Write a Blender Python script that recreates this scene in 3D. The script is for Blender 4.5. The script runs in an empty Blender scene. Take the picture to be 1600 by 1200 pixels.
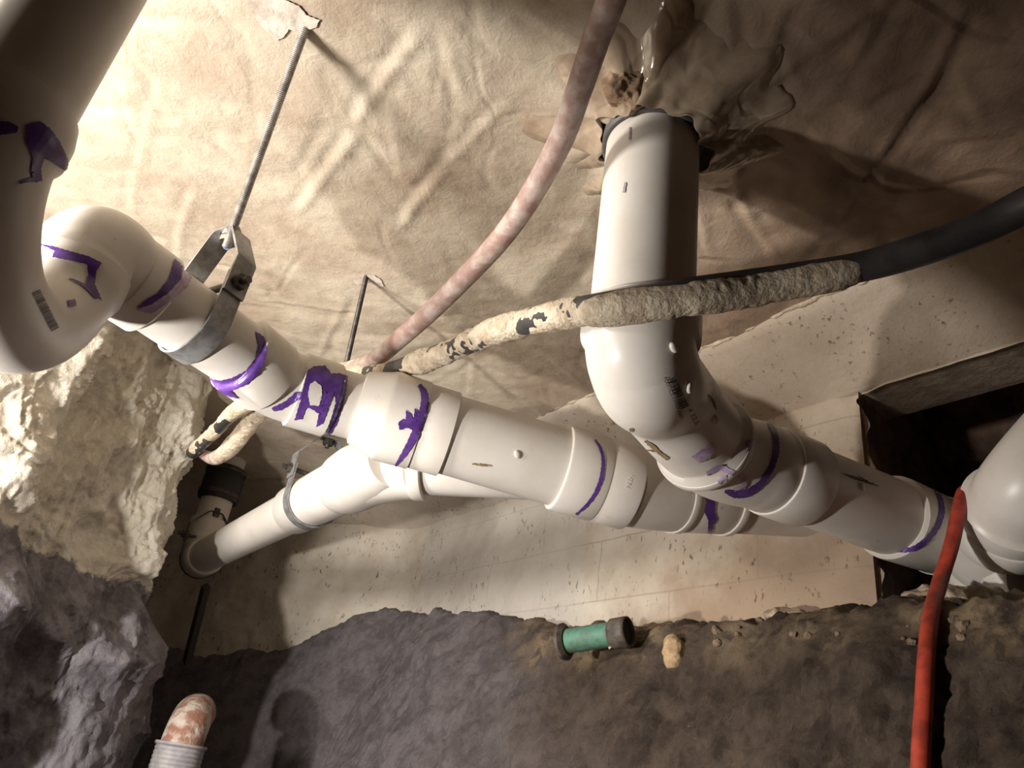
import bpy, bmesh, math, random
import numpy as np
from mathutils import Vector, Matrix
from mathutils.bvhtree import BVHTree
from mathutils.geometry import delaunay_2d_cdt
random.seed(4)
S = bpy.context.scene
COL = S.collection
# ---------------------------------------------------------------- camera
FPX = 1200.0
R = np.array([[0.98849553, -0.15125011, 0.0],
              [-0.07155483, -0.46764679, 0.88101441],
              [0.13325352, 0.8708788, 0.47308943]])      # world = R @ (right, up, forward)
cd = bpy.data.cameras.new('camera'); cam = bpy.data.objects.new('camera', cd); COL.objects.link(cam)
cd.sensor_width = 36; cd.lens = 27.0; cd.clip_start = 0.01
cam.matrix_world = Matrix(((R[0, 0], R[0, 1], -R[0, 2], 0), (R[1, 0], R[1, 1], -R[1, 2], 0),
                           (R[2, 0], R[2, 1], -R[2, 2], 0), (0, 0, 0, 1)))
S.camera = cam
# ---------------------------------------------------------------- light and exposure
W = bpy.data.worlds.new('world'); S.world = W; W.use_nodes = True
W.node_tree.nodes['Background'].inputs[0].default_value = (0.9, 0.85, 0.8, 1)
W.node_tree.nodes['Background'].inputs[1].default_value = 0.02
LP = (-1.02, 0.43, 0.35)                    # added unseen flood at the left, washes pipe shadows off the ceiling
ld = bpy.data.lights.new('fill_light', 'SPOT'); ld.energy = 68.0; ld.shadow_soft_size = 0.10
ld.spot_size = math.radians(104); ld.spot_blend = 0.22; ld.color = (1.0, 0.93, 0.86)
lo = bpy.data.objects.new('fill_light', ld); lo.location = LP; COL.objects.link(lo)
LA, LE = math.radians(57), math.radians(18)
lo.rotation_euler = Vector((math.cos(LA) * math.cos(LE), math.sin(LA) * math.cos(LE), math.sin(LE))).to_track_quat('-Z', 'Y').to_euler()
KP = (-0.80, 0.42, -0.10)                   # second reflector lamp low down, aimed along the pipe run
kd = bpy.data.lights.new('low_lamp', 'SPOT'); kd.energy = 48.0; kd.shadow_soft_size = 0.022
kd.spot_size = math.radians(120); kd.spot_blend = 0.7; kd.color = (1.0, 0.94, 0.88)
ko = bpy.data.objects.new('low_lamp', kd); ko.location = KP; COL.objects.link(ko)
KA, KE = math.radians(50), math.radians(3)
ko.rotation_euler = Vector((math.cos(KA) * math.cos(KE), math.sin(KA) * math.cos(KE), math.sin(KE))).to_track_quat('-Z', 'Y').to_euler()
S.view_settings.view_transform = 'Standard'; S.view_settings.look = 'None'
S.view_settings.exposure = 0.28; S.view_settings.gamma = 1.0
S.view_settings.use_curve_mapping = False
S.cycles.max_bounces = 8; S.cycles.diffuse_bounces = 5
# ---------------------------------------------------------------- measuring helpers
H = 0.775                                   # ceiling height above the eye
NV = np.array([0.825, 0.565, 0.0]); NV /= np.linalg.norm(NV)      # into the right wall
DV = np.array([-NV[1], NV[0], 0.0])                                # along the right wall, away
D0, D1 = 0.958, 1.12
def ray(px, py): return R @ np.array([(px - 800) / FPX, (600 - py) / FPX, 1.0])
def P(px, py, d): return ray(px, py) * d
def PZ(px, py, z): r = ray(px, py); return r * (z / r[2])
def PW(px, py, D): r = ray(px, py); return r * (D / (r @ NV))
# ---------------------------------------------------------------- numpy noise
def _hash(i, j, k, s):
    h = (i * 374761393 + j * 668265263 + k * 2147483647 + s * 1274126177) & 0xffffffff
    h = ((h ^ (h >> 13)) * 1274126177) & 0xffffffff
    h = (h ^ (h >> 16)) & 0xffffffff
    return h / 4294967295.0
def vnoise(p, s=0):
    p = np.asarray(p, float); f = np.floor(p).astype(np.int64); t = p - f; t = t * t * t * (t * (t * 6 - 15) + 10)
    out = 0
    for a in (0, 1):
        for b in (0, 1):
            for c in (0, 1):
                w = (t[..., 0] if a else 1 - t[..., 0]) * (t[..., 1] if b else 1 - t[..., 1]) * (t[..., 2] if c else 1 - t[..., 2])
                out = out + w * _hash(f[..., 0] + a, f[..., 1] + b, f[..., 2] + c, s)
    return out * 2 - 1
def fbm(p, o=4, s=0, g=0.5):
    a = 1; r = 0; n = 0; p = np.asarray(p, float)
    for k in range(o): r = r + a * vnoise(p * 2 ** k + 17.3 * k, s + k); n += a; a *= g
    return r / n
def ridge(p, o=4, s=0, g=0.5):
    a = 1; r = 0; n = 0; p = np.asarray(p, float)
    for k in range(o): r = r + a * (1 - np.abs(vnoise(p * 2 ** k + 9.1 * k, s + k)) * 2); n += a; a *= g
    return r / n
def sstep(a, b, x): t = np.clip((x - a) / (b - a), 0, 1); return t * t * (3 - 2 * t)
# ---------------------------------------------------------------- materials
def lin(c): return tuple(((v / 255) / 12.92 if v <= 10 else (((v / 255) + 0.055) / 1.055) ** 2.4) for v in c) + (1,)
class NT:
    def __init__(s, name):
        s.m = bpy.data.materials.new(name); s.m.use_nodes = True; s.t = s.m.node_tree
        s.b = s.t.nodes['Principled BSDF']; s.co = s.n('ShaderNodeTexCoord'); s.pos = s.n('ShaderNodeNewGeometry').outputs['Position']
    def n(s, k, **kw):
        x = s.t.nodes.new(k)
        for a, v in kw.items(): setattr(x, a, v)
        return x
    def L(s, a, b): s.t.links.new(a, b)
    def noise(s, sc, det=6, rough=0.6, vec=None, dist=0):
        x = s.n('ShaderNodeTexNoise'); x.inputs['Scale'].default_value = sc; x.inputs['Detail'].default_value = det
        x.inputs['Roughness'].default_value = rough; x.inputs['Distortion'].default_value = dist
        s.L(vec or s.pos, x.inputs['Vector']); return x.outputs['Fac']
    def vor(s, sc, feat='F1', vec=None):
        x = s.n('ShaderNodeTexVoronoi', feature=feat); x.inputs['Scale'].default_value = sc
        s.L(vec or s.pos, x.inputs['Vector']); return x.outputs['Distance']
    def ramp(s, v, a, b, lo=0.0, hi=1.0):
        x = s.n('ShaderNodeMapRange', interpolation_type='SMOOTHSTEP'); s.L(v, x.inputs['Value'])
        for i, q in zip((1, 2, 3, 4), (a, b, lo, hi)): x.inputs[i].default_value = q
        return x.outputs[0]
    def math(s, op, a, b=0.0):
        x = s.n('ShaderNodeMath', operation=op)
        for i, q in enumerate((a, b)):
            if isinstance(q, (int, float)): x.inputs[i].default_value = q
            else: s.L(q, x.inputs[i])
        return x.outputs[0]
    def mix(s, f, a, b):
        x = s.n('ShaderNodeMix', data_type='RGBA')
        if isinstance(f, (int, float)): x.inputs[0].default_value = f
        else: s.L(f, x.inputs[0])
        for i, q in ((6, a), (7, b)):
            if isinstance(q, tuple): x.inputs[i].default_value = lin(q) if len(q) == 3 else q
            else: s.L(q, x.inputs[i])
        return x.outputs[2]
    def bump(s, h, st=0.5, dist=0.01, prev=None):
        x = s.n('ShaderNodeBump'); x.inputs['Strength'].default_value = st; x.inputs['Distance'].default_value = dist
        s.L(h, x.inputs['Height'])
        if prev: s.L(prev, x.inputs['Normal'])
        return x.outputs[0]
    def sep(s, v):
        x = s.n('ShaderNodeSeparateXYZ'); s.L(v, x.inputs[0]); return x.outputs
    def out(s, col=None, rough=0.6, nrm=None, metal=0.0, spec=0.5):
        if isinstance(col, tuple): s.b.inputs['Base Color'].default_value = lin(col)
        elif col is not None: s.L(col, s.b.inputs['Base Color'])
        if isinstance(rough, (int, float)): s.b.inputs['Roughness'].default_value = rough
        else: s.L(rough, s.b.inputs['Roughness'])
        s.b.inputs['Metallic'].default_value = metal; s.b.inputs['Specular IOR Level'].default_value = spec
        if nrm: s.L(nrm, s.b.inputs['Normal'])
        return s.m
def m_simple(name, c1, c2=None, sc=30, rough=0.5, bump=0.0, bsc=200, metal=0, spec=0.5, bd=0.002):
    t = NT(name); col = c1
    if c2: col = t.mix(t.ramp(t.noise(sc), 0.4, 0.62), c1, c2)
    nr = t.bump(t.noise(bsc, 8), bump, bd) if bump else None
    return t.out(col, rough, nr, metal, spec)
M = {}
# white plastic pipe: slightly dirty, faint mould marks
t = NT('white_pvc')
c = t.mix(t.ramp(t.noise(14, 5), 0.35, 0.75), (222, 217, 209), (212, 205, 194))
d = t.math('MULTIPLY', t.ramp(t.noise(55, 8, 0.7), 0.62, 0.72), t.ramp(t.noise(9, 3), 0.5, 0.6))
c = t.mix(t.math('MULTIPLY', d, 0.45), c, (140, 118, 96))
M['pvc'] = t.out(c, 0.36, t.bump(t.noise(60, 4), 0.04, 0.002), spec=0.45)
M['purple'] = m_simple('purple_primer', (98, 64, 142), (80, 50, 118), 60, 0.28)
M['smudge'] = m_simple('pale_purple_stain', (176, 152, 186), (205, 190, 205), 90, 0.4)
M['ink'] = m_simple('dark_ink', (62, 56, 56), (84, 78, 76), 200, 0.6)
M['smear'] = m_simple('pale_smear', (214, 206, 194), (186, 174, 160), 40, 0.4, 0.4, 60, bd=0.004)
M['mark'] = m_simple('brown_scuff', (120, 98, 68), (150, 130, 100), 150, 0.8)
M['steel'] = m_simple('galvanised_steel', (150, 150, 150), (122, 121, 120), 60, 0.45, 0.15, 120, 0.4)
M['rodsteel'] = m_simple('bright_rod_steel', (186, 182, 176), (150, 146, 140), 60, 0.35, metal=0.45)
M['dsteel'] = m_simple('dull_steel', (92, 88, 84), (66, 60, 56), 60, 0.5, 0.2, 120, 0.6)
M['bolt'] = m_simple('zinc_bolt', (215, 212, 208), None, 30, 0.25, metal=1)
M['blue'] = m_simple('blue_bolt_tip', (90, 130, 190), (150, 175, 215), 300, 0.4)
M['rubber'] = m_simple('black_rubber', (30, 29, 30), (40, 39, 40), 40, 0.5)
M['copper'] = m_simple('dusty_copper', (146, 118, 108), (172, 156, 148), 38, 0.55, 0.25, 90, 0.0, bd=0.004)
M['blackpipe'] = m_simple('black_poly_pipe', (50, 48, 48), (66, 64, 64), 24, 0.45, 0.1, 60)
M['foam'] = m_simple('dried_slurry', (206, 193, 170), (180, 163, 140), 60, 0.9, 0.8, 180, bd=0.006)
M['red'] = m_simple('red_hose', (176, 66, 46), (140, 52, 38), 45, 0.5, 0.15, 100)
M['green'] = m_simple('green_patina', (74, 124, 104), (76, 98, 82), 50, 0.6, 0.4, 90, bd=0.004)
M['oldbrass'] = m_simple('tarnished_metal', (84, 76, 66), (58, 50, 44), 60, 0.6, 0.5, 90, bd=0.004)
M['bore_shade'] = m_simple('painted_bore_shade', (22, 18, 16), None, 30, 0.9)
M['rust'] = m_simple('rust', (138, 98, 80), (186, 176, 164), 34, 0.85, 0.8, 110, bd=0.005)
M['greyhub'] = m_simple('grey_coupling', (132, 130, 134), (150, 146, 146), 50, 0.5)
M['stone'] = m_simple('yellow_stone', (178, 154, 116), (146, 122, 92), 40, 0.85, 0.6, 90, bd=0.006)
M['pale_stone'] = m_simple('pale_stone', (190, 172, 150), (150, 130, 108), 30, 0.9, 0.7, 80, bd=0.008)
M['crumb'] = m_simple('brown_rubble', (128, 110, 92), (98, 82, 68), 60, 0.95, 0.7, 120, bd=0.004)
M['collar'] = m_simple('grey_collar', (84, 80, 80), (104, 98, 96), 40, 0.5)
# ceiling: plastic sheet stuck to the slab
t = NT('plastic_sheet')
x, y, z = t.sep(t.pos)[:3]
c = t.mix(t.ramp(t.noise(5, 6, 0.65), 0.35, 0.7), (198, 187, 167), (170, 153, 133))
c = t.mix(t.ramp(t.noise(24, 8, 0.7), 0.45, 0.75, 0, 0.55), c, (212, 202, 184))
c = t.mix(t.ramp(t.noise(11, 5), 0.62, 0.78, 0, 0.6), c, (126, 116, 106))
c = t.mix(t.ramp(t.noise(3.1, 4, 0.6), 0.5, 0.68, 0, 0.45), c, (160, 135, 116))
rt = t.ramp(t.math('ADD', x, t.math('MULTIPLY', t.noise(4, 3), 0.25)), 0.08, 0.55)
c = t.mix(rt, c, t.mix(t.ramp(t.noise(7, 6), 0.4, 0.65), (156, 133, 113), (124, 104, 88)))  # darker brown to the right: lamplight fall-off painted into the sheet colour
rg = t.math('SUBTRACT', 0.72, t.math('MULTIPLY', rt, 0.42))
nb = t.bump(t.noise(150, 8, 0.7), 0.45, 0.002)
nb = t.bump(t.noise(38, 6, 0.65, dist=0.6), 0.35, 0.006, nb)
cre = t.math('ABSOLUTE', t.math('SUBTRACT', t.noise(4.2, 2, 0.45, dist=0.5), 0.5))
cre = t.math('MULTIPLY', t.ramp(cre, 0.0, 0.045), t.math('ADD', t.math('MULTIPLY', rt, 0.8), 0.2))
nb = t.bump(cre, 0.4, 0.010, nb)
M['sheet'] = t.out(c, rg, nb, spec=0.5)
t = NT('plastic_sleeve')
c = t.mix(t.ramp(t.noise(18, 6), 0.4, 0.65), (182, 164, 142), (152, 133, 113))
cre = t.ramp(t.math('ABSOLUTE', t.math('SUBTRACT', t.noise(13, 2, 0.5, dist=0.6), 0.5)), 0.0, 0.06)
M['sleeve'] = t.out(c, 0.16, t.bump(cre, 0.16, 0.008), spec=0.7)
# right wall: dirty concrete with faint block joints (UV: metres along, height)
t = NT('block_wall')
uv = t.co.outputs['UV']; u, v, _ = t.sep(uv)[:3]
c = t.mix(t.ramp(t.noise(6, 6), 0.35, 0.7), (202, 194, 180), (176, 165, 149))
br = t.n('ShaderNodeTexBrick'); t.L(uv, br.inputs['Vector'])
for k, q in (('Scale', 1.0), ('Mortar Size', 0.0022), ('Mortar Smooth', 0.4), ('Brick Width', 0.40), ('Row Height', 0.13)): br.inputs[k].default_value = q
br.inputs['Color1'].default_value = (0.75, 0.75, 0.75, 1); br.inputs['Color2'].default_value = (1, 1, 1, 1); br.inputs['Mortar'].default_value = (0, 0, 0, 1)
blockzone = t.math('MULTIPLY', t.ramp(u, 2.0, 1.9), t.ramp(v, 0.69, 0.67))
c = t.mix(t.math('MULTIPLY', t.math('MULTIPLY', br.outputs['Fac'], blockzone), 0.35), c, (120, 104, 84))
gz = t.math('MULTIPLY', t.ramp(t.math('ADD', u, t.math('MULTIPLY', t.noise(5), 0.2)), 1.32, 1.42), t.ramp(u, 1.98, 1.9))
c = t.mix(t.math('MULTIPLY', gz, 0.55), c, (178, 174, 168))
br2 = t.ramp(t.math('ADD', t.math('MULTIPLY', u, 0.45), t.math('ADD', v, t.math('MULTIPLY', t.noise(7, 5), 0.5))), 1.22, 1.0)
c = t.mix(t.math('MULTIPLY', br2, 0.75), c, (134, 110, 88))
bz = t.ramp(t.math('ADD', u, t.math('MULTIPLY', t.noise(6), 0.3)), 1.35, 0.9)
c = t.mix(t.math('MULTIPLY', bz, 0.35), c, (168, 145, 122))
hz = t.math('MULTIPLY', t.ramp(v, 0.655, 0.70), 0.30)
c = t.mix(hz, c, (162, 143, 123))
sm = t.n('ShaderNodeMapping'); sm.inputs['Scale'].default_value = (1, 1, 0.45); t.L(t.pos, sm.inputs[0])
sp = t.math('MULTIPLY', t.ramp(t.noise(110, 3, 0.6, sm.outputs[0]), 0.60, 0.68), t.ramp(t.noise(9, 3), 0.42, 0.58))
c = t.mix(t.math('MULTIPLY', sp, 0.75), c, (84, 66, 50))
nb = t.bump(t.noise(90, 8, 0.7), 0.5, 0.003); nb = t.bump(t.noise(12, 5), 0.35, 0.012, nb)
M['wall'] = t.out(c, 0.85, nb, spec=0.3)
# dirt bank
t = NT('grey_dirt')
x, y, z = t.sep(t.pos)[:3]
lf = t.ramp(t.math('ADD', x, t.math('MULTIPLY', t.noise(6, 4), 0.3)), 0.05, 0.42)
c1 = t.mix(t.ramp(t.noise(18, 8, 0.7), 0.4, 0.65), (142, 135, 137), (112, 105, 107))
c2 = t.mix(t.ramp(t.noise(16, 8, 0.7), 0.38, 0.66), (102, 88, 76), (68, 58, 51))
c = t.mix(lf, c1, c2)
c = t.mix(t.ramp(t.noise(70, 6, 0.7), 0.66, 0.74, 0, 0.7), c, (170, 156, 138))
c = t.mix(t.ramp(t.noise(26, 6, 0.7), 0.62, 0.74, 0, 0.7), c, (60, 50, 46))
at = t.n('ShaderNodeAttribute', attribute_name='crust').outputs['Fac']
c = t.mix(t.math('MULTIPLY', at, t.ramp(t.noise(20, 6), 0.36, 0.56)), c, (176, 154, 124))
nb = t.bump(t.noise(150, 8, 0.8), 1.0, 0.006); nb = t.bump(t.noise(34, 8, 0.72), 0.9, 0.018, nb)
M['dirt'] = t.out(c, 0.9, nb, spec=0.25)
# left rock face: cream above, dark clay below
t = NT('rock_face')
x, y, z = t.sep(t.pos)[:3]
hgt = t.math('ADD', z, t.math('MULTIPLY', t.math('SUBTRACT', t.noise(9, 7, 0.65), 0.5), 0.14))
cr = t.mix(t.ramp(t.noise(12, 7, 0.65), 0.4, 0.7), (230, 224, 210), (206, 196, 178))
cr = t.mix(t.ramp(t.noise(40, 6), 0.62, 0.75, 0, 0.5), cr, (150, 130, 106))
dk = t.mix(t.ramp(t.noise(11, 8, 0.7), 0.38, 0.66), (150, 146, 152), (98, 93, 98))
dk = t.mix(t.ramp(t.noise(24, 7, 0.7), 0.62, 0.76, 0, 0.6), dk, (178, 162, 140))
c = t.mix(t.ramp(hgt, 0.278, 0.292), dk, cr)
nb = t.bump(t.noise(120, 8, 0.75), 0.7, 0.005); nb = t.bump(t.noise(34, 7, 0.65), 0.7, 0.014, nb)
M['rock'] = t.out(c, 0.75, nb, spec=0.35)
M['beam'] = m_simple('pale_concrete', (176, 160, 142), (150, 134, 118), 20, 0.85, 0.4, 60, bd=0.006)
M['earth'] = m_simple('plain_earth', (134, 110, 94), (98, 80, 70), 12, 0.95, 0.6, 60, spec=0.2, bd=0.01)
# ---------------------------------------------------------------- object helpers
OFF = {}
def bvh(o):
    off = OFF.get(o.name, Vector((0, 0, 0)))
    return BVHTree.FromPolygons([v.co + off for v in o.data.vertices], [tuple(p.vertices) for p in o.data.polygons])

def link(name, verts, faces, mat, parent=None, smooth=True, sharp=40, mats=None):
    off = OFF.get(parent.name, Vector((0, 0, 0))) if parent else Vector((0, 0, 0))
    me = bpy.data.meshes.new(name)
    me.from_pydata([tuple(Vector(v) - off) for v in verts], [], [tuple(int(i) for i in f) for f in faces])
    for m in (mats or [mat]): me.materials.append(m)
    me.polygons.foreach_set('use_smooth', [smooth] * len(me.polygons))
    me.update()
    if smooth and sharp: me.set_sharp_from_angle(angle=math.radians(sharp))
    o = bpy.data.objects.new(name, me); COL.objects.link(o)
    if parent: o.parent = parent; OFF[o.name] = off
    return o
def tag(o, label, cat, group=None, kind=None):
    if label: o['label'] = label
    if cat: o['category'] = cat
    if group: o['group'] = group
    if kind: o['kind'] = kind
    return o
def thing(name, loc, label, cat, group=None):
    o = bpy.data.objects.new(name, None); COL.objects.link(o); o.location = tuple(loc); OFF[o.name] = Vector(loc)
    o.empty_display_size = 0.05
    return tag(o, label, cat, group)
def merge(*gs):
    V = []; F = []
    for v, f in gs:
        b = len(V); V += [tuple(q) for q in v]; F += [tuple(i + b for i in q) for q in f]
    return V, F
def sweep(pts, rad, n=48, cap=True, flat=None, up=None):
    """tube along pts; repeated points with another radius make steps"""
    pts = [Vector(p) for p in pts]
    if isinstance(rad, (int, float)): rad = [rad] * len(pts)
    T = []
    for i in range(len(pts)):
        a = i - 1
        while a > 0 and (pts[a] - pts[i]).length < 1e-7: a -= 1
        b = i + 1
        while b < len(pts) - 1 and (pts[b] - pts[i]).length < 1e-7: b += 1
        d = Vector((0, 0, 0))
        if a >= 0 and (pts[i] - pts[a]).length > 1e-7: d += (pts[i] - pts[a]).normalized()
        if b < len(pts) and (pts[b] - pts[i]).length > 1e-7: d += (pts[b] - pts[i]).normalized()
        T.append(d.normalized())
    u = T[0].cross(Vector(up) if up else Vector((0, 0, 1)))
    if u.length < 0.1: u = T[0].cross(Vector((1, 0, 0)))
    u.normalize(); V = []; F = []
    for i, p in enumerate(pts):
        u = (u - T[i] * u.dot(T[i])).normalized(); w = T[i].cross(u)
        for k in range(n):
            a = 2 * math.pi * k / n
            V.append(p + (u * math.cos(a) * (flat if flat else 1) + w * math.sin(a)) * rad[i])
    for i in range(len(pts) - 1):
        for k in range(n):
            F.append((i * n + k, i * n + (k + 1) % n, (i + 1) * n + (k + 1) % n, (i + 1) * n + k))
    if cap:
        F.append(tuple(range(n - 1, -1, -1))); b = (len(pts) - 1) * n; F.append(tuple(range(b, b + n)))
    return V, F
def lathe(p, q, prof, n=56):
    """profile [(fraction along p->q, radius)...]"""
    p = Vector(p); q = Vector(q)
    return sweep([p.lerp(q, t) for t, r in prof], [r for t, r in prof], n)
def hub(p, q, r, ch=0.0035):
    L = (Vector(q) - Vector(p)).length; c_ = min(0.4, ch / L)
    return lathe(p, q, [(0, r - ch), (c_ * 0.3, r - ch * 0.3), (c_, r), (1 - c_, r), (1 - c_ * 0.3, r - ch * 0.3), (1, r - ch)])
def bez(a, b, c, n=20):
    a, b, c = Vector(a), Vector(b), Vector(c)
    return [a * (1 - t) ** 2 + b * 2 * t * (1 - t) + c * t * t for t in [i / n for i in range(n + 1)]]
def spline(pts, n=10):
    pts = [Vector(p) for p in pts]; q = [pts[0] * 2 - pts[1]] + pts + [pts[-1] * 2 - pts[-2]]; o = []
    for i in range(1, len(q) - 2):
        for k in range(n):
            t = k / n; a, b, c, d = q[i - 1:i + 3]
            o.append(0.5 * ((2 * b) + (c - a) * t + (2 * a - 5 * b + 4 * c - d) * t * t + (3 * b - a - 3 * c + d) * t ** 3))
    o.append(pts[-1]); return o
def box(c, ax, ay, az):
    c = Vector(c); V = [c + Vector(ax) * i + Vector(ay) * j + Vector(az) * k for i in (-1, 1) for j in (-1, 1) for k in (-1, 1)]
    return V, [(0, 1, 3, 2), (4, 6, 7, 5), (0, 4, 5, 1), (2, 3, 7, 6), (0, 2, 6, 4), (1, 5, 7, 3)]
def ribbon(path, wid, thick, normal_at):
    """strap: path points, width direction constant list, thickness along normal"""
    V = []; F = []; n = len(path)
    for i, p in enumerate(path):
        w, nn = wid[i], normal_at[i]
        for a, b in ((-1, 0), (1, 0), (1, 1), (-1, 1)): V.append(Vector(p) + Vector(w) * a + Vector(nn) * thick * b)
    for i in range(n - 1):
        for k in range(4): F.append((i * 4 + k, i * 4 + (k + 1) % 4, (i + 1) * 4 + (k + 1) % 4, (i + 1) * 4 + k))
    F.append((3, 2, 1, 0)); b = (n - 1) * 4; F.append((b, b + 1, b + 2, b + 3))
    return V, F
def grid_faces(nu, nv, skip=None):
    F = []
    for i in range(nu - 1):
        for j in range(nv - 1):
            if skip is not None and skip(i, j): continue
            a = i * nv + j; F.append((a, a + nv, a + nv + 1, a + 1))
    return F
# ---------------------------------------------------------------- ceiling (plastic sheet under the slab)
FOLDS = [(300, 300, 265, 440, 3), (655, 55, 560, 190, 5), (555, 215, 470, 330, 5), (790, 165, 700, 250, 4), (690, 265, 630, 350, 5),
         (250, 120, 205, 330, 2), (610, 165, 625, 270, 2), (700, 60, 720, 140, 2), (400, 470, 560, 490, 2), (430, 480, 330, 470, 2),
         (500, 560, 540, 470, 3), (860, 560, 905, 600, 3), (800, 610, 860, 655, 3), (740, 545, 735, 620, 2), (640, 620, 740, 560, 2),
         (820, 10, 905, 60, 3), (860, 520, 760, 520, 2),
         (1095, 215, 1240, 95, 6), (1240, 95, 1380, 10, 5), (1155, 170, 1130, 0, 4), (1165, 170, 1215, 30, 5), (1215, 30, 1240, 0, 3),
         (1310, 330, 1400, 205, 5), (1400, 205, 1465, 95, 5), (1440, 170, 1475, 105, 5), (1465, 95, 1500, 30, 4), (1150, 230, 1150, 290, 5),
         (1150, 290, 1185, 360, 5), (1185, 360, 1210, 400, 3), (1245, 105, 1320, 60, 4), (1340, 80, 1380, 20, 4), (1355, 150, 1440, 110, 4),
         (1390, 225, 1380, 290, 3), (1480, 105, 1600, 90, 4), (1470, 220, 1580, 205, 4), (1220, 30, 1280, 70, 3), (1215, 60, 1250, 150, 3),
         (1410, 260, 1480, 290, 4), (1500, 120, 1540, 190, 4), (1090, 330, 1110, 390, 3), (1090, 0, 1060, 60, 5), (1120, 20, 1130, 150, 4),
         (1150, 310, 1120, 290, 3), (1215, 305, 1265, 330, 2), (1180, 60, 1160, 140, 4), (1280, 160, 1330, 145, 3), (1250, 160, 1290, 175, 4)]
def ceil_z(X, Y):
    p = np.stack([X, Y, X * 0], -1)
    z = 0.006 * fbm(p * 2.2, 3, 5) + 0.0035 * fbm(p * 9, 4, 11) + 0.0012 * fbm(p * 45, 3, 12)
    rt = sstep(0.05, 0.4, X - 0.25 * (Y - 0.6))
    z = z + rt * (0.007 * (1 - np.abs(fbm(p * 5.5, 2, 31)) * 3) + 0.003 * (1 - np.abs(fbm(p * 13, 2, 33)) * 3))
    z = z + 0.0025 * np.clip(1 - np.abs(fbm(p * 4 + 3, 2, 41)) * 14, 0, 1)
    for (x0, y0, x1, y1, a) in FOLDS:
        A = PZ(x0, y0, H)[:2]; B = PZ(x1, y1, H)[:2]; d = B - A; L = np.linalg.norm(d); d /= L
        rx = X - A[0]; ry = Y - A[1]; s = rx * d[0] + ry * d[1]; q = -rx * d[1] + ry * d[0]
        q = q + 0.006 * fbm(np.stack([s * 9, s * 0 + x0, s * 0], -1), 3, 4)
        e = sstep(-0.02, 0.02, s) * (1 - sstep(L - 0.02, L + 0.02, s))
        w = 0.0045 + 0.0006 * a
        z = z - e * a * 0.0007 * np.exp(-(q / w) ** 2) + e * a * 0.0005 * np.exp(-((q - w * 1.8) / w) ** 2)
    # the sheet gathers downwards around the sleeve of the tall pipe
    rr = np.hypot(X - 0.128, Y - 0.69); an = np.arctan2(Y - 0.69, X - 0.128)
    z = z - 0.030 * np.exp(-((rr - 0.03) / 0.085) ** 2) * (1 + 0.35 * np.sin(an * 9 + rr * 30)) * (rr > 0)
    return H + z
xs = np.linspace(-1.9, 1.5, 500); ys = np.concatenate([np.linspace(-0.9, 0.25, 40)[:-1], np.linspace(0.25, 1.7, 260), np.linspace(1.7, 3.6, 130)[1:]])
X, Y = np.meshgrid(xs, ys, indexing='ij'); Z = ceil_z(X, Y)
ce = link('ceiling', np.stack([X, Y, Z], -1).reshape(-1, 3), grid_faces(len(xs), len(ys)), M['sheet'], sharp=0)
tag(ce, 'wrinkled dusty plastic sheet stuck to the underside of the slab', None, kind='structure')
# ---------------------------------------------------------------- right wall path (u = metres along, away from the camera)
U_BEND = 1.96
_us = np.linspace(-0.9, 4.2, 1021); _pts = []; _nrm = []
_p = NV * D1 + DV * _us[0]
for k_, u_ in enumerate(_us):
    a_ = 0.62 * sstep(U_BEND - 0.03, U_BEND + 0.15, u_) + 0.4 * sstep(2.6, 2.9, u_)
    dd = np.array([DV[0] * math.cos(a_) - DV[1] * math.sin(a_), DV[0] * math.sin(a_) + DV[1] * math.cos(a_), 0])
    _pts.append(_p.copy()); _nrm.append(np.array([dd[1], -dd[0], 0])); _p = _p + dd * (_us[1] - _us[0])
_pts = np.array(_pts); _nrm = np.array(_nrm)
def wallpt(u, inset=0.0):
    q = np.stack([np.interp(u, _us, _pts[:, i]) for i in range(3)], -1); n_ = np.stack([np.interp(u, _us, _nrm[:, i]) for i in range(3)], -1)
    return q - n_ * np.asarray(inset)[..., None], n_
U_HOLE = float(PW(1345, 650, D1) @ DV)
ZB = 0.690
def set_uv(o, uvs):
    me = o.data; l = me.uv_layers.new(name='UVMap'); idx = np.zeros(len(me.loops), int); me.loops.foreach_get('vertex_index', idx)
    l.data.foreach_set('uv', np.asarray(uvs)[idx].ravel())
prof = [(D1 - D0 + 0.02, H + 0.02), (D1 - D0, H - 0.006), (0.08, 0.733), (0.012, ZB + 0.006), (0.0, ZB), (0.0, ZB - 0.004)]
pi = []; pz = []
for a, b in zip(prof[:-1], prof[1:]):
    m_ = 6
    for k in range(m_): pi.append(a[0] + (b[0] - a[0]) * k / m_); pz.append(a[1] + (b[1] - a[1]) * k / m_)
nb_ = len(pi)
zz = np.linspace(ZB - 0.004, 0.05, 100); pi += [0.0] * 100; pz += list(zz)
pi = np.array(pi); pz = np.array(pz)
uu = np.unique(np.concatenate([np.linspace(-0.9, U_HOLE, 120), np.linspace(U_HOLE, 4.2, 420)]))
UU, II = np.meshgrid(uu, pi, indexing='ij'); _, ZZ = np.meshgrid(uu, pz, indexing='ij')
q, n_ = wallpt(UU, II)
q[..., 2] = ZZ
nz = 0.007 * fbm(q * 7, 4, 3) + 0.002 * fbm(q * 40, 3, 4)
left = sstep(U_BEND - 0.05, U_BEND + 0.1, UU)
nz = nz + left * (0.020 * fbm(q * 4.0, 3, 8) + 0.008 * ridge(q * 9, 3, 9))
edge = np.exp(-((UU - U_HOLE) / 0.03) ** 2) * (ZZ < ZB)
nz = nz - edge * 0.010 * (1 + fbm(q * 30, 3, 77))
q = q - n_ * nz[..., None]
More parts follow.
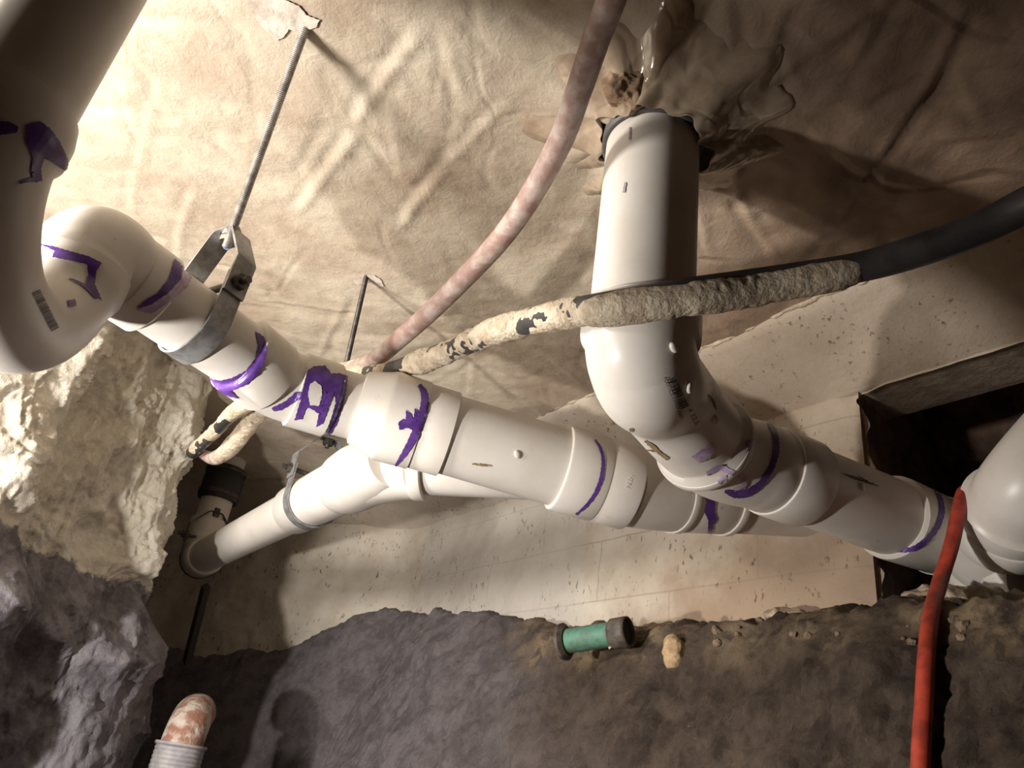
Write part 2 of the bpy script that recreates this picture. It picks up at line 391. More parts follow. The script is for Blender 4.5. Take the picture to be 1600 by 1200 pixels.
# ragged left side of the hole: pull the first wall columns
rag = (0.018 * fbm(np.stack([ZZ * 22, ZZ * 0, ZZ * 0], -1), 3, 55)) * np.exp(-((UU - U_HOLE) / 0.025) ** 2) * (ZZ < ZB - 0.01)
q = q + DV * (rag - 0.0)[..., None]
ih = int(np.searchsorted(uu, U_HOLE - 1e-6))
F = grid_faces(len(uu), len(pi), skip=lambda i, j: i < ih and j >= nb_ - 1)
wr = link('wall_right', q.reshape(-1, 3), F, M['wall'], sharp=60, mats=[M['wall'], M['earth']])
set_uv(wr, np.stack([UU, ZZ], -1).reshape(-1, 2))
tag(wr, 'stained concrete block wall with a sloping beam along its top', None, kind='structure')
# tunnel behind the hole
tp = [(1.12, ZB), (1.24, ZB), (1.245, 0.70), (1.25, 0.76), (1.40, 0.76), (1.42, 0.66), (1.62, 0.615), (1.85, 0.55), (1.95, 0.4), (1.95, 0.1), (1.6, 0.16), (1.3, 0.21), (1.0, 0.20)]
td = []; tz = []
for a, b in zip(tp[:-1], tp[1:]):
    m_ = max(2, int(math.hypot(a[0] - b[0], a[1] - b[1]) / 0.012))
    for k in range(m_): td.append(a[0] + (b[0] - a[0]) * k / m_); tz.append(a[1] + (b[1] - a[1]) * k / m_)
tu = np.linspace(-1.3, U_HOLE + 0.02, 120)
TU, TD = np.meshgrid(tu, td, indexing='ij'); _, TZ = np.meshgrid(tu, tz, indexing='ij')
q = NV * TD[..., None] + DV * TU[..., None]; q[..., 2] = TZ
am = sstep(1.24, 1.32, TD)
q[..., 2] += am * 0.03 * fbm(q * 8, 4, 21); q += NV * (am * 0.05 * fbm(q * 7, 4, 23))[..., None]
V1 = q.reshape(-1, 3); F1 = grid_faces(len(tu), len(td))
sd = np.linspace(1.118, 2.0, 80); sz = np.linspace(0.08, 0.78, 60)
SD, SZ = np.meshgrid(sd, sz, indexing='ij')
q2 = NV * SD[..., None] + DV * U_HOLE; q2 = np.array(q2); q2[..., 2] = SZ
q2 = q2 + DV * ((SD - 1.118) * 0.12 + np.clip((SD - 1.118) * 20, 0, 1) * 0.018 * fbm(q2 * 14, 4, 25))[..., None]
V2, F2 = merge((V1, F1), (q2.reshape(-1, 3), grid_faces(len(sd), len(sz))))
tn = link('wall_tunnel', V2, F2, M['earth'], sharp=50, mats=[M['earth'], M['beam']])
for p_ in tn.data.polygons:
    c_ = p_.center; dd_ = float(np.dot(np.array(c_[:]), NV))
    if c_.z > 0.68 and dd_ < 1.247: p_.material_index = 1
tag(tn, 'dark dug out hollow under the concrete beam', None, kind='structure')
# ---------------------------------------------------------------- dirt bank at the foot of the wall
lipt = [(1600, 945, .14), (1430, 955, .13), (1345, 950, .13), (1150, 975, .13), (1000, 985, .13), (870, 990, .10), (800, 962, .02), (620, 957, .005), (560, 963, .0), (500, 1000, .0), (440, 1055, .0), (330, 1050, 0)]
lu = []; lz = []; lw = []
for a, b, w_ in lipt:
    if a >= 620:
        p_ = PW(a, b, D1 - w_); lu.append(p_ @ DV)
    else:                                   # march along the bent part of the wall
        r_ = ray(a, b); best = min(_us, key=lambda uq: abs(math.atan2(*wallpt(np.array(uq))[0][:2]) - math.atan2(r_[0], r_[1])) + (0 if uq < 2.9 else 9))
        pw_ = wallpt(np.array(best))[0]; p_ = r_ * (math.hypot(pw_[0], pw_[1]) / math.hypot(r_[0], r_[1])); lu.append(best)
    lz.append(p_[2]); lw.append(w_)
o_ = np.argsort(lu)
lu = np.array(lu)[o_]; lz = np.array(lz)[o_]; lw = np.array(lw)[o_]
lz = np.where(lu > 2.5, 0.27, np.where(lu > 2.3, 0.31, np.where(lu > 2.2, 0.365, np.where(lu > 2.1, 0.42, lz))))
bu = np.linspace(-0.8, 3.3, 620); bt = np.concatenate([np.linspace(0, 1, 22), 1 + np.linspace(0, 1, 120)[1:]])
BU, BT = np.meshgrid(bu, bt, indexing='ij')
zl = np.interp(BU, lu, lz); wl = np.interp(BU, lu, lw)
zn = zl + 0.020 * fbm(np.stack([BU * 14, BU * 0, BU * 0], -1), 4, 61, 0.6) + 0.007 * fbm(np.stack([BU * 90, BU * 0, BU * 0], -1), 3, 62)
tz_ = np.clip(BT - 1, 0, 1)
zb = zn - tz_ * (zn + 0.62)
wb = np.where(BT < 1, -0.03 + (wl + 0.035) * BT, wl + 0.005 + 0.012 * np.sqrt(np.clip(tz_ * 12, 0, 1)) + (zn - zb) * np.interp(BU, [1.6, 2.3], [0.42, 0.22]))
zb = np.where(BT < 1, zn + 0.01 * (1 - BT) + wl * 0.10 * np.sin(BT * 3.1), zb)
q, n_ = wallpt(BU, wb); q[..., 2] = zb
fal = sstep(0, 0.10, BT)
dn = 0.022 * fbm(q * 6, 4, 71) + 0.014 * fbm(q * 20, 5, 72, 0.62) + 0.007 * ridge(q * 38, 4, 73, 0.6)
rghr = 0.5 + 0.9 * sstep(0.3, -0.1, q[..., 0] * -1)
q = q - n_ * (fal * dn * rghr)[..., None]
lipm = np.exp(-((BT - 0.85) / 0.35) ** 2) * (wl > 0.05)
q[..., 2] += lipm * (0.018 * fbm(q * 12, 4, 74) + 0.016 * np.clip(fbm(q * 30, 3, 75), 0, 1))
bk = link('dirt_bank', q.reshape(-1, 3), grid_faces(len(bu), len(bt)), M['dirt'], sharp=0)
at_ = bk.data.attributes.new('crust', 'FLOAT', 'POINT')
cr_ = (sstep(0.02, 0.08, wl) * sstep(1.10, 1.02, BT) * np.clip(0.6 + fbm(q * 9, 3, 78) * 1.5, 0, 1)).ravel()
at_.data.foreach_set('value', cr_)
tag(bk, 'grey brown dirt bank sloping down from the foot of the block wall', 'dirt bank')
# ---------------------------------------------------------------- left rock face
rp = [(-1.50, -0.9), (-1.50, -0.3), (-1.42, 0.25), (-1.25, 0.65), (-1.00, 0.95), (-0.845, 1.18), (-0.80, 1.29), (-0.845, 1.37), (-0.84, 1.44), (-0.78, 1.56), (-0.715, 1.63), (-0.700, 1.67), (-0.73, 1.74), (-0.86, 1.90), (-1.15, 2.15), (-1.6, 2.4)]
rp = np.array([(a, b) for a, b in rp]); rl = np.concatenate([[0], np.cumsum(np.hypot(*np.diff(rp, axis=0).T))])
rs = np.concatenate([np.linspace(0, rl[4], 70)[:-1], np.linspace(rl[4], rl[13], 330), np.linspace(rl[13], rl[-1], 40)[1:]])
rz = np.linspace(-0.65, H + 0.01, 330)
RS, RZ = np.meshgrid(rs, rz, indexing='ij')
RX = np.interp(RS, rl, rp[:, 0]); RY = np.interp(RS, rl, rp[:, 1])
tx = np.gradient(np.interp(rs, rl, rp[:, 0]), rs); ty = np.gradient(np.interp(rs, rl, rp[:, 1]), rs)
k_ = np.ones(15) / 15; tx = np.convolve(np.pad(tx, 7, 'edge'), k_, 'valid'); ty = np.convolve(np.pad(ty, 7, 'edge'), k_, 'valid'); l_ = np.hypot(tx, ty)
NX = (ty / l_)[:, None] * np.ones_like(RZ); NY = (-tx / l_)[:, None] * np.ones_like(RZ)
q = np.stack([RX, RY, RZ], -1)
qs = q * np.array([1, 1, 0.55])
low = sstep(0.30, 0.16, RZ)
big = 0.030 * fbm(qs * 5, 3, 91) + 0.028 * ridge(qs * 6 + 0.4 * fbm(q * 5, 2, 99)[..., None], 3, 92) * (0.5 + 0.9 * low)
med = 0.022 * ridge(qs * 15, 4, 93, 0.6) * (0.35 + 0.65 * sstep(-0.1, 0.3, fbm(q * 4, 2, 95)) + 0.4 * low) + 0.007 * fbm(q * 38, 4, 94)
dsp = big + med + 0.045 * low - 0.012
steps = np.floor((fbm(qs * 7, 2, 96) + 1) * 5) / 5 - 0.5
cell = np.floor(fbm(q * 11 + 5, 2, 97) * 5) / 5
dsp = dsp + 0.030 * steps + 0.022 * cell * (1 - 0.5 * low)
q[..., 0] += NX * dsp; q[..., 1] += NY * dsp
wlft = link('wall_left', q.reshape(-1, 3), grid_faces(len(rs), len(rz)), M['rock'], sharp=0)
tag(wlft, 'rough rock face, cream above and dark grey clay below', None, kind='structure')
# torn lower edge of the sheet where it meets the beam
eu = np.linspace(-0.9, 2.9, 900); ei = np.full_like(eu, D1 - D0 + 0.006)
eq, en = wallpt(eu, ei); rg_ = 0.002 + 0.009 * np.clip(fbm(np.stack([eu * 9, eu * 0, eu * 0], -1), 4, 101) - 0.05, 0, 1) + 0.003 * fbm(np.stack([eu * 60, eu * 0, eu * 0], -1), 3, 102)
rows = []
for k_ in range(7):
    f_ = k_ / 6; rr = eq.copy(); ang_ = math.pi * f_
    rr = rr - en * (0.005 * math.cos(ang_) + 0.004 * fbm(eq * 25, 2, 103))[..., None]; rr[:, 2] = H + 0.004 - rg_ * math.sin(ang_) * 1.6; rows.append(rr)
eg = np.stack(rows, 1)
tag(link('trim_1', eg.reshape(-1, 3), grid_faces(len(eu), 7), M['foam'], sharp=0), 'ragged torn edge of the plastic sheet along the beam', None, kind='structure')
# floor and the earth behind the camera
fx = np.linspace(-1.9, 1.5, 60); X, Y = np.meshgrid(fx, np.linspace(-0.9, 3.6, 70), indexing='ij')
Z = -0.60 + 0.03 * fbm(np.stack([X * 4, Y * 4, X * 0], -1), 4, 7)
tag(link('floor', np.stack([X, Y, Z], -1).reshape(-1, 3), grid_faces(60, 70), M['earth']), 'dirt floor of the dug out pit', None, kind='structure')
X, Zz = np.meshgrid(fx, np.linspace(-0.65, 0.80, 30), indexing='ij')
tag(link('wall_back', np.stack([X, X * 0 - 0.85 + 0.04 * fbm(np.stack([X * 4, Zz * 4, X * 0], -1), 3, 2), Zz], -1).reshape(-1, 3), grid_faces(60, 30), M['earth']), 'earth side of the pit behind the viewer', None, kind='structure')
# ---------------------------------------------------------------- drain run with trap (one glued assembly)
r3, h3, r4, h4 = 0.0445, 0.0525, 0.057, 0.0645
PVC = M['pvc']
run = thing('drain_pipe_run', (-0.40, 0.47, H), 'long white plastic drain line with looped trap at its left end', 'drain pipe')
def part(name, g, mat=PVC, parent=None, sharp=40, label=None):
    o = link(name, g[0], g[1], mat, parent, sharp=sharp)
    if label: o['label'] = label
    return o
TA = Vector((-0.436, 0.474, 0))
def at(v, z): return Vector((v[0], v[1], z))
E1 = Vector(P(205, 437, 0.872)); E2 = Vector(P(425, 588, 1.030)); dirA = (E2 - E1).normalized()
tdrop = part('pipe', sweep([at(TA, H + 0.01), at(TA, 0.42)], r3), parent=run)
# return bend: down leg -> U -> up leg
upl = Vector(P(118, 425, 0.80)); upl = Vector((upl.x, upl.y, 0.44))
dh = (at(upl, 0) - at(TA, 0)); Rb = dh.length / 2; mid = (at(TA, 0) + at(upl, 0)) / 2; dhn = dh.normalized(); zc = 0.415
upts = [at(TA, 0.44), at(TA, zc + 0.01)] + [mid - dhn * Rb * math.cos(a) + Vector((0, 0, zc - Rb * 1.0 * math.sin(a))) for a in [math.pi * k / 28 for k in range(29)]] + [at(upl, zc + 0.01), at(upl, 0.425)]
ur = [h3 - 0.003, h3] + [h3 if k < 2 or k > 26 else r3 + 0.003 for k in range(29)] + [h3, h3 - 0.003]
ubend = part('return_bend', sweep(upts, ur, 56), parent=run)
EL0 = at(upl, 0.42)
eb = bez(EL0, Vector((upl.x, upl.y, E1.z + 0.015)), E1 - dirA * 0.012, 22)
elbow1 = part('elbow', sweep([EL0] + eb + [E1 - dirA * 0.008, E1 - dirA * 0.006, E1 + dirA * 0.028, E1 + dirA * 0.031],
                             [h3] + [h3 - 0.001] * 2 + [r3 + 0.005] * (len(eb) - 2) + [r3 + 0.005, h3 - 0.001, h3 - 0.001, h3 - 0.004], 56), parent=run)
pipeA = part('pipe', sweep([E1, E2], r3), parent=run)
B2 = Vector(P(437, 600, 1.046)); F1_ = Vector(P(545, 634, 1.085)); dirB = (F1_ - B2).normalized()
h22a = E2 - dirA * 0.058
b_ = bez(B2 - dirA * 0.02, B2, B2 + dirB * 0.02, 8)
elbow2 = part('elbow', sweep([h22a, h22a + dirA * 0.003, B2 - dirA * 0.022] + b_ + [B2 + dirB * 0.022, B2 + dirB * 0.073, B2 + dirB * 0.076],
                             [h3 - 0.003, h3, h3, ] + [h3 - 0.004] * 9 + [h3, h3, h3 - 0.003], 56), parent=run)
G0 = Vector(P(548, 633, 1.085)); G1 = Vector(P(985, 763, 1.150)); dirC = (G1 - G0).normalized()
def AL(px):                                  # point of the main axis under picture column px
    lo_, hi_ = 0.0, 1.0
    for _ in range(40):
        m_ = (lo_ + hi_) / 2; c_ = R.T @ np.array(G0.lerp(G1, m_)); x_ = 800 + FPX * c_[0] / c_[2]
        if x_ < px: lo_ = m_
        else: hi_ = m_
    return G0.lerp(G1, lo_)
g0 = B2 + dirB * 0.070
red = part('reducer', sweep([g0, g0 + dirB * 0.004, AL(556), AL(560), AL(592), AL(600), AL(606), AL(655), AL(657)],
                            [r3 + 0.001, r3 + 0.002, r3 + 0.002, h3, h4 - 0.003, h4, h4 + 0.001, h4, h4 - 0.004], 64), parent=run)
wye1 = part('hub', sweep([AL(652), AL(655), AL(700), AL(703)], [h4 - 0.004, h4 - 0.002, h4 - 0.002, h4 - 0.007], 64), parent=run)
mainb = part('pipe', sweep([AL(695), AL(882)], r4 + 0.001, 64), parent=run)
coup = part('coupling', hub(AL(872), AL(936), h4), parent=run)
coup2 = part('coupling', hub(AL(934), AL(988), h4 - 0.001), parent=run)
# output pipe: bends to run level to the right
O0 = AL(975); O1 = Vector(P(1010, 768, 1.165)); O2 = Vector(P(1165, 781, 1.24)); O3 = Vector(P(1420, 800, 1.42))
dirO = (O2 - O1).normalized()
def OL(px):
    a, b = 0.0, 1.0
    for _ in range(40):
        m_ = (a + b) / 2; c_ = R.T @ np.array(O1.lerp(O3, m_)); x_ = 800 + FPX * c_[0] / c_[2]
        if x_ < px: a = m_
        else: b = m_
    return O1.lerp(O3, a)
outb = part('elbow', sweep(bez(O0, O1, O1 + dirO * 0.03, 12) + [OL(1054)], [r4 + 0.001] * 13 + [r4 + 0.002], 64), parent=run)
outh = part('hub', hub(OL(1050), OL(1132), r4 + 0.0015, 0.001), parent=run)
part('hub', hub(OL(1124), OL(1134), r4 + 0.0040, 0.001), parent=run)
part('hub', hub(OL(1048), OL(1058), r4 + 0.0040, 0.001), parent=run)
outp = part('pipe', sweep([OL(1150), O3], r4 - 0.001, 56), parent=run)
# lateral at the left/back: 3 inch pipe, wye fitting, vertical riser
C0 = Vector(PZ(322, 868, 0.470)); C1 = Vector(PZ(560, 746, 0.470)); dC = (C1 - C0).normalized()
C2 = Vector(P(660, 730, 1.275)); C3 = Vector(P(862, 738, 1.235)); C4 = Vector(P(1000, 765, 1.21))
latp = part('pipe', sweep([C0, C1], r3, 56), parent=run)
def CL(px, a=C0, b=C1):
    lo_, hi_ = -0.3, 1.3
    for _ in range(40):
        m_ = (lo_ + hi_) / 2; c_ = R.T @ np.array(a.lerp(b, m_)); x_ = 800 + FPX * c_[0] / c_[2]
        if x_ < px: lo_ = m_
        else: hi_ = m_
    return a.lerp(b, lo_)
lcoup = part('coupling', hub(CL(462), CL(542), h3 - 0.001), parent=run)
w0 = CL(535); w1 = CL(640); dC2 = (C3 - C2).normalized()
wyb = part('wye', merge(sweep([w0, CL(545), CL(560), CL(600)] + [CL(618)], [h3 + 0.001, h3 + 0.006, h3 + 0.008, h3 + 0.003, h3 - 0.002], 56),
                        sweep(bez(CL(552), CL(590), C2, 14) , [h3 + 0.007 - 0.0005 * k for k in range(15)], 56)), parent=run)
lh = part('hub', hub(C2 - dC2 * 0.012, C2 + dC2 * 0.010, h3 + 0.003, 0.002), parent=run)
latq = part('pipe', sweep([C2, C3, C4], r3 + 0.001, 56), parent=run)
# riser at the far left
VA = Vector((C0.x, C0.y, 0)); dcn = (Vector((dC.x, dC.y, 0))).normalized()
vax = C0 - dC * 0.085
vel = part('elbow', sweep([C0 + dC * 0.004, C0] + bez(C0 - dC * 0.02, vax, vax + Vector((0, 0, 0.075)), 16), [h3 - 0.003, h3] + [h3 - 0.001] * 17, 48), parent=run)
vtop = PZ(338, 745, 0.0) if False else None
vr = vax + Vector((0, 0, 0.07))
part('coupling', hub(vr, vr + Vector((0, 0, 0.045)), h3), parent=run)
vpipe = part('pipe', sweep([vr, Vector((vr.x, vr.y, H + 0.02))], r3), parent=run)
rb = vr + Vector((0, 0, 0.105))
rub = part('rubber_coupling', hub(rb, rb + Vector((0, 0, 0.10)), h3 + 0.004), M['rubber'], run, label='black rubber sleeve coupling')
for k in (0.012, 0.084):
    part('band_clamp', hub(rb + Vector((0, 0, k)), rb + Vector((0, 0, k + 0.012)), h3 + 0.0065, 0.0008), M['dsteel'], rub)
# ---------------------------------------------------------------- tall pipe from the ceiling and its run to the right
VX = Vector((0.128, 0.690, 0))
run2 = thing('drain_pipe_run', (VX.x, VX.y, H), 'tall white plastic pipe dropping from the ceiling and bending right under the beam', 'drain pipe')
tall = part('pipe', sweep([at(VX, H + 0.04), at(VX, 0.47)], r4, 72), parent=run2)
K1 = Vector(P(1112, 700, 1.01)); K2 = Vector(P(1470, 838, 1.205)); dK = (K2 - K1).normalized()
hz0, hz1 = 0.476, 0.441
def KL(px): return CL(px, K1, K2)
ex = Vector(P(1100, 692, 0.99))
ctrl = Vector((VX.x + 0.012, VX.y + 0.028, 0.415))
mid1 = Vector(P(1030, 640, 0.955))
e_dir = (ex - mid1).normalized()
epts = spline([at(VX, 0.440), at(VX, 0.428) + Vector((0.006, 0.012, 0)), at(VX, 0.4190) + Vector((0.020, 0.036, 0)), Vector(P(1034, 614, 0.90)), Vector(P(1068, 656, 0.950)), ex], 8)
bigel = part('elbow', sweep([at(VX, hz0), at(VX, hz0 - 0.003), at(VX, hz1 + 0.008), at(VX, hz1 + 0.003), at(VX, hz1 + 0.001)] + epts[1:-4] + epts[-4:],
                            [h4 - 0.003, h4 - 0.0002, h4 - 0.0002, h4 - 0.001, r4 + 0.0015] + [r4 + 0.0015] * len(epts[1:-4]) + [r4 + 0.0015] * 2 + [h4 + 0.0005, h4 + 0.0015], 72), parent=run2)
dE = (epts[-1] - epts[-3]).normalized()
x1 = ex + dE * 0.006; x2 = KL(1170)
bc = bez(x1, x1 + dE * 0.035, KL(1178), 10)
cpl = part('coupling', sweep([ex - dE * 0.001, ex + dE * 0.001] + bc + [KL(1204), KL(1207)], [h4 - 0.002, h4 + 0.0015, h4 - 0.0035] + [h4 - 0.0045] * 10 + [h4 - 0.0045, h4 - 0.006], 72), parent=run2)
part('hub', hub(ex - dE * 0.006, ex + dE * 0.007, h4 + 0.0022, 0.0025), parent=run2)
cph = part('hub', hub(KL(1202), KL(1254), h4 - 0.0015, 0.003), parent=run2)
wbody = part('wye', sweep([KL(1250), KL(1300), KL(1395), KL(1398)], [r4, r4, r4 + 0.001, r4], 64), parent=run2)
wring = part('hub', sweep([KL(1388), KL(1391), KL(1396), KL(1462), KL(1465)], [h4 - 0.005, h4 - 0.0005, h4, h4 - 0.003, h4 - 0.006], 64), parent=run2)
Q0 = Vector(P(1545, 862, 1.13)); Q1 = Vector(P(1612, 752, 0.98)); dQ = (Q1 - Q0).normalized()
tees = part('sanitary_tee', merge(sweep([KL(1460), KL(1463)] + bez(KL(1492), Q0 + (Q0 - K2) * 0.1, Q0 + (Q0 - K2) * 0.9, 8), [h4 - 0.005, h4 - 0.0015] + [r4 + 0.002] * 9, 64),
                                  sweep([Q0 - dQ * 0.055, Q0 - dQ * 0.045, Q0 - dQ * 0.02, Q0, Q0 + dQ * 0.06], [r4 * 0.4, r4 * 0.8, r4 + 0.001, r4 + 0.004, r4 + 0.004], 64)), parent=run2)
stub = part('hub', hub(Q0 + dQ * 0.058, Q0 + dQ * 0.10, h4 + 0.001), parent=run2)
stub2 = part('hub', hub(Q0 + dQ * 0.098, Q0 + dQ * 0.135, h4 - 0.001), parent=run2)
qe = Q0 + dQ * 0.13
ue = part('elbow', sweep([qe, qe + dQ * 0.004, qe + dQ * 0.008] + bez(qe + dQ * 0.01, qe + dQ * 0.07, qe + dQ * 0.09 + Vector((0.10, 0.02, 0.10)), 12), [h4 - 0.001, h4 + 0.003, h4 - 0.002] + [r4 + 0.003] * 13, 64), parent=run2)
lowp = part('pipe', sweep([Vector(P(1520, 880, 1.16)), Vector(P(1560, 950, 1.14))], r4 * 0.8, 48), parent=run2)
# ---------------------------------------------------------------- plastic sleeve gathered round the tall pipe, collar, foam
def sleeve():
    V = []; F = []; nu, nv = 150, 40
    for i in range(nu):
        a = 2 * math.pi * i / nu
        for j in range(nv):
            s_ = j / (nv - 1)
            fold = 0.010 * math.sin(a * 7 + s_ * 3) + 0.006 * math.sin(a * 15 + 2 + s_ * 5)
            back = 0.5 + 0.5 * math.cos(a - math.radians(330))      # side that hangs lower
            drop = 0.030 + 0.030 * back + 0.005 * math.sin(a * 5)
            rad = 0.0675 + 0.010 * (1 - s_) + (0.085 * (1 - s_) ** 3) + 0.6 * fold + 0.012 * (1 - s_) ** 2 * math.sin(a * 11 + 1.3 * math.sin(a * 3)) * (0.4 + 1.2 * s_ * (1 - s_) + 0.6 * (1 - s_))
            V.append((VX.x + math.cos(a) * rad, VX.y + math.sin(a) * rad, H - 0.004 - drop * (1 - (1 - s_) ** 2.4) + (0.006 * (1 - s_))))
    for i in range(nu):
        for j in range(nv - 1):
            F.append((i * nv + j, ((i + 1) % nu) * nv + j, ((i + 1) % nu) * nv + j + 1, i * nv + j + 1))
    V = np.array(V); V += 0.004 * np.stack([fbm(V * 30, 3, 5), fbm(V * 30, 3, 6), fbm(V * 30, 3, 7)], -1)
    return V, F
sl = part('plastic_sleeve', sleeve(), M['sleeve'], sharp=0)
md = sl.modifiers.new('solid', 'SOLIDIFY'); md.thickness = 0.0012
tag(sl, 'crumpled shiny plastic wrap gathered around the top of the tall pipe', 'plastic wrap')
col_ = part('pipe_collar', sweep([at(VX, H + 0.02), at(VX, H - 0.048)], [0.0625, 0.0625], 60, cap=False), M['collar'], sharp=30)
md = col_.modifiers.new('solid', 'SOLIDIFY'); md.thickness = 0.005
tag(col_, 'dark grey collar around the tall pipe under the plastic wrap', 'pipe collar')
def lump(c, rx, ry, rz, amp, seed, n=40, fr=30):
    bm = bmesh.new(); bmesh.ops.create_icosphere(bm, subdivisions=5, radius=1)
    V = np.array([v.co[:] for v in bm.verts]); F = [[v.index for v in f.verts] for f in bm.faces]; bm.free()
    W_ = V * np.array([rx, ry, rz]) + np.array(c)
    W_ = W_ + V * (amp * (fbm(W_ * fr, 4, seed) + 0.6 * ridge(W_ * fr * 1.7, 3, seed + 3)))[:, None]
    return W_, F
tag(part('foam_lump', lump(P(985, 135, 0.900), 0.028, 0.02, 0.022, 0.012, 3), m_simple('tan_foam', (176, 152, 124), (140, 116, 92), 40, 0.85, 0.6, 90, bd=0.006), sharp=0), 'knobbly tan foam lump stuck at the top left of the tall pipe', 'foam lump')
# ---------------------------------------------------------------- hoses / small pipes
cop = [P(975, -60, 0.70), P(955, 0, 0.74), P(932, 60, 0.78), P(905, 140, 0.83), P(876, 220, 0.88), P(830, 305, 0.93), P(785, 370, 0.98), P(735, 425, 1.03), P(680, 480, 1.08), P(630, 525, 1.13), P(585, 562, 1.18), P(540, 580, 1.23), P(470, 600, 1.32), P(412, 636, 1.42), P(370, 690, 1.50), P(338, 715, 1.53), P(312, 708, 1.56)]
cr = [0.0145, 0.0145, 0.0145, 0.0145, 0.0145, 0.0143, 0.0142, 0.014, 0.0138, 0.0135, 0.013, 0.013, 0.015, 0.016, 0.0155, 0.015, 0.008]
def sp_r(pts, rad, n=10):
    s_ = spline(pts, n); t_ = np.linspace(0, len(pts) - 1, len(s_)); return s_, list(np.interp(t_, range(len(rad)), rad))
s_, rr_ = sp_r(cop, cr); V, F = sweep(s_, rr_, 28); 
cpipe = thing('copper_pipe', cop[1], 'dusty pinkish copper pipe curving down from the top middle over the white drain line', 'copper pipe')
part('pipe', (V, F), M['copper'], cpipe, sharp=0)
CU = (s_, rr_)
blk = [P(1700, 270, 0.66), P(1600, 322, 0.70), P(1530, 357, 0.72), P(1440, 390, 0.735), P(1340, 418, 0.75), P(1200, 440, 0.755), P(1080, 457, 0.745), P(1000, 470, 0.75), P(930, 482, 0.77), P(860, 494, 0.83), P(780, 516, 0.92), P(700, 549, 1.03), P(650, 567, 1.09), P(600, 583, 1.15), P(520, 590, 1.24), P(440, 612, 1.32), P(372, 640, 1.40), P(330, 680, 1.48), P(300, 708, 1.54)]
br_ = [0.0165] * 2 + [0.0160] * 2 + [0.0150] * 5 + [0.0145] * 5 + [0.012] * 5
s2_, r2_ = sp_r(blk, br_); V, F = sweep(s2_, r2_, 28)
bpipe = thing('black_pipe', blk[1], 'thin black pipe crossing in front of the tall white pipe, caked with pale slurry', 'pipe')
part('pipe', (V, F), M['blackpipe'], bpipe, sharp=0)
def crust(i0, i1, rad_f, seed, up_bias, s2=None, r2=None):
    """irregular crust over part of the black pipe"""
    s2 = s2 or s2_; r2 = r2 or r2_
    pts_ = s2[i0:i1]; rr = r2[i0:i1]; V = []; n = 48; m_ = len(pts_) * 5; F = []
    fin = []; fr = []
    for k in range(m_):
        t_ = k / (m_ - 1) * (len(pts_) - 1); i = min(int(t_), len(pts_) - 2); fin.append(pts_[i].lerp(pts_[i + 1], t_ - i)); fr.append(rr[i] + (rr[i + 1] - rr[i]) * (t_ - i))
    V0, F0 = sweep(fin, fr, n); V0 = np.array([tuple(v) for v in V0]); c_ = np.repeat(np.array([tuple(p) for p in fin]), n, axis=0)
    d_ = V0 - c_; d_ /= np.linalg.norm(d_, axis=1)[:, None]
    tt = np.repeat(np.linspace(0, 1, m_), n)
    env = np.sin(np.clip(tt, 0, 1) * math.pi) ** 0.35
    h_ = rad_f * (0.45 + 1.3 * fbm(V0 * 13, 2, seed) + 0.45 * fbm(V0 * 55, 3, seed + 1) + 0.2 * fbm(V0 * 160, 2, seed + 2)) + up_bias * d_[:, 2]
    h_ = np.where(env < 0.999, h_ * env - 0.003 * (1 - env), h_)
    V0 = c_ + d_ * (np.repeat(np.array(fr), n) + h_)[:, None]
    return V0, F0
NB = 10
part('dried_slurry', crust(int(7.7 * NB), int(13.4 * NB), 0.0062, 5, 0.0), M['foam'], bpipe, sharp=0, label='pale crumbly slurry crust')
part('dried_slurry', crust(int(4.0 * NB), int(8.3 * NB), 0.0045, 25, -0.0085), M['foam'], bpipe, sharp=0, label='pale slurry along the underside')
part('dried_slurry', crust(int(13.2 * NB), int(18 * NB), 0.005, 45, 0.001), M['foam'], bpipe, sharp=0, label='pale slurry crust')
part('dried_slurry', crust(int(9.6 * NB), int(16.3 * NB), 0.004, 65, 0.0, *CU), M['foam'], cpipe, sharp=0, label='pale slurry coat')
hs = [P(1518, 775, 1.08), P(1508, 768, 1.07), P(1500, 790, 1.045), P(1487, 850, 1.02), P(1470, 905, 0.99), P(1455, 960, 0.97), P(1448, 1020, 0.95), P(1444, 1090, 0.93), P(1440, 1160, 0.91), P(1437, 1240, 0.89), P(1434, 1400, 0.86), P(1430, 1700, 0.80)]
bkt = bvh(bk); hs2 = []
for p_ in hs:
    dr_ = Vector(p_).normalized(); h_ = bkt.ray_cast(Vector((0, 0, 0)), dr_); L_ = Vector(p_).length
    if h_[0] is not None and h_[3] - 0.016 < L_: L_ = h_[3] - 0.016
    hs2.append(dr_ * L_)
hs = hs2
s_, rr_ = sp_r(hs, [0.009, 0.0095] + [0.0095] * 10)
V, F = sweep(s_, rr_, 24)
tag(part('red_hose', (V, F), M['red'], sharp=0), 'red hose hanging over the white pipe and down the dirt bank', 'hose')
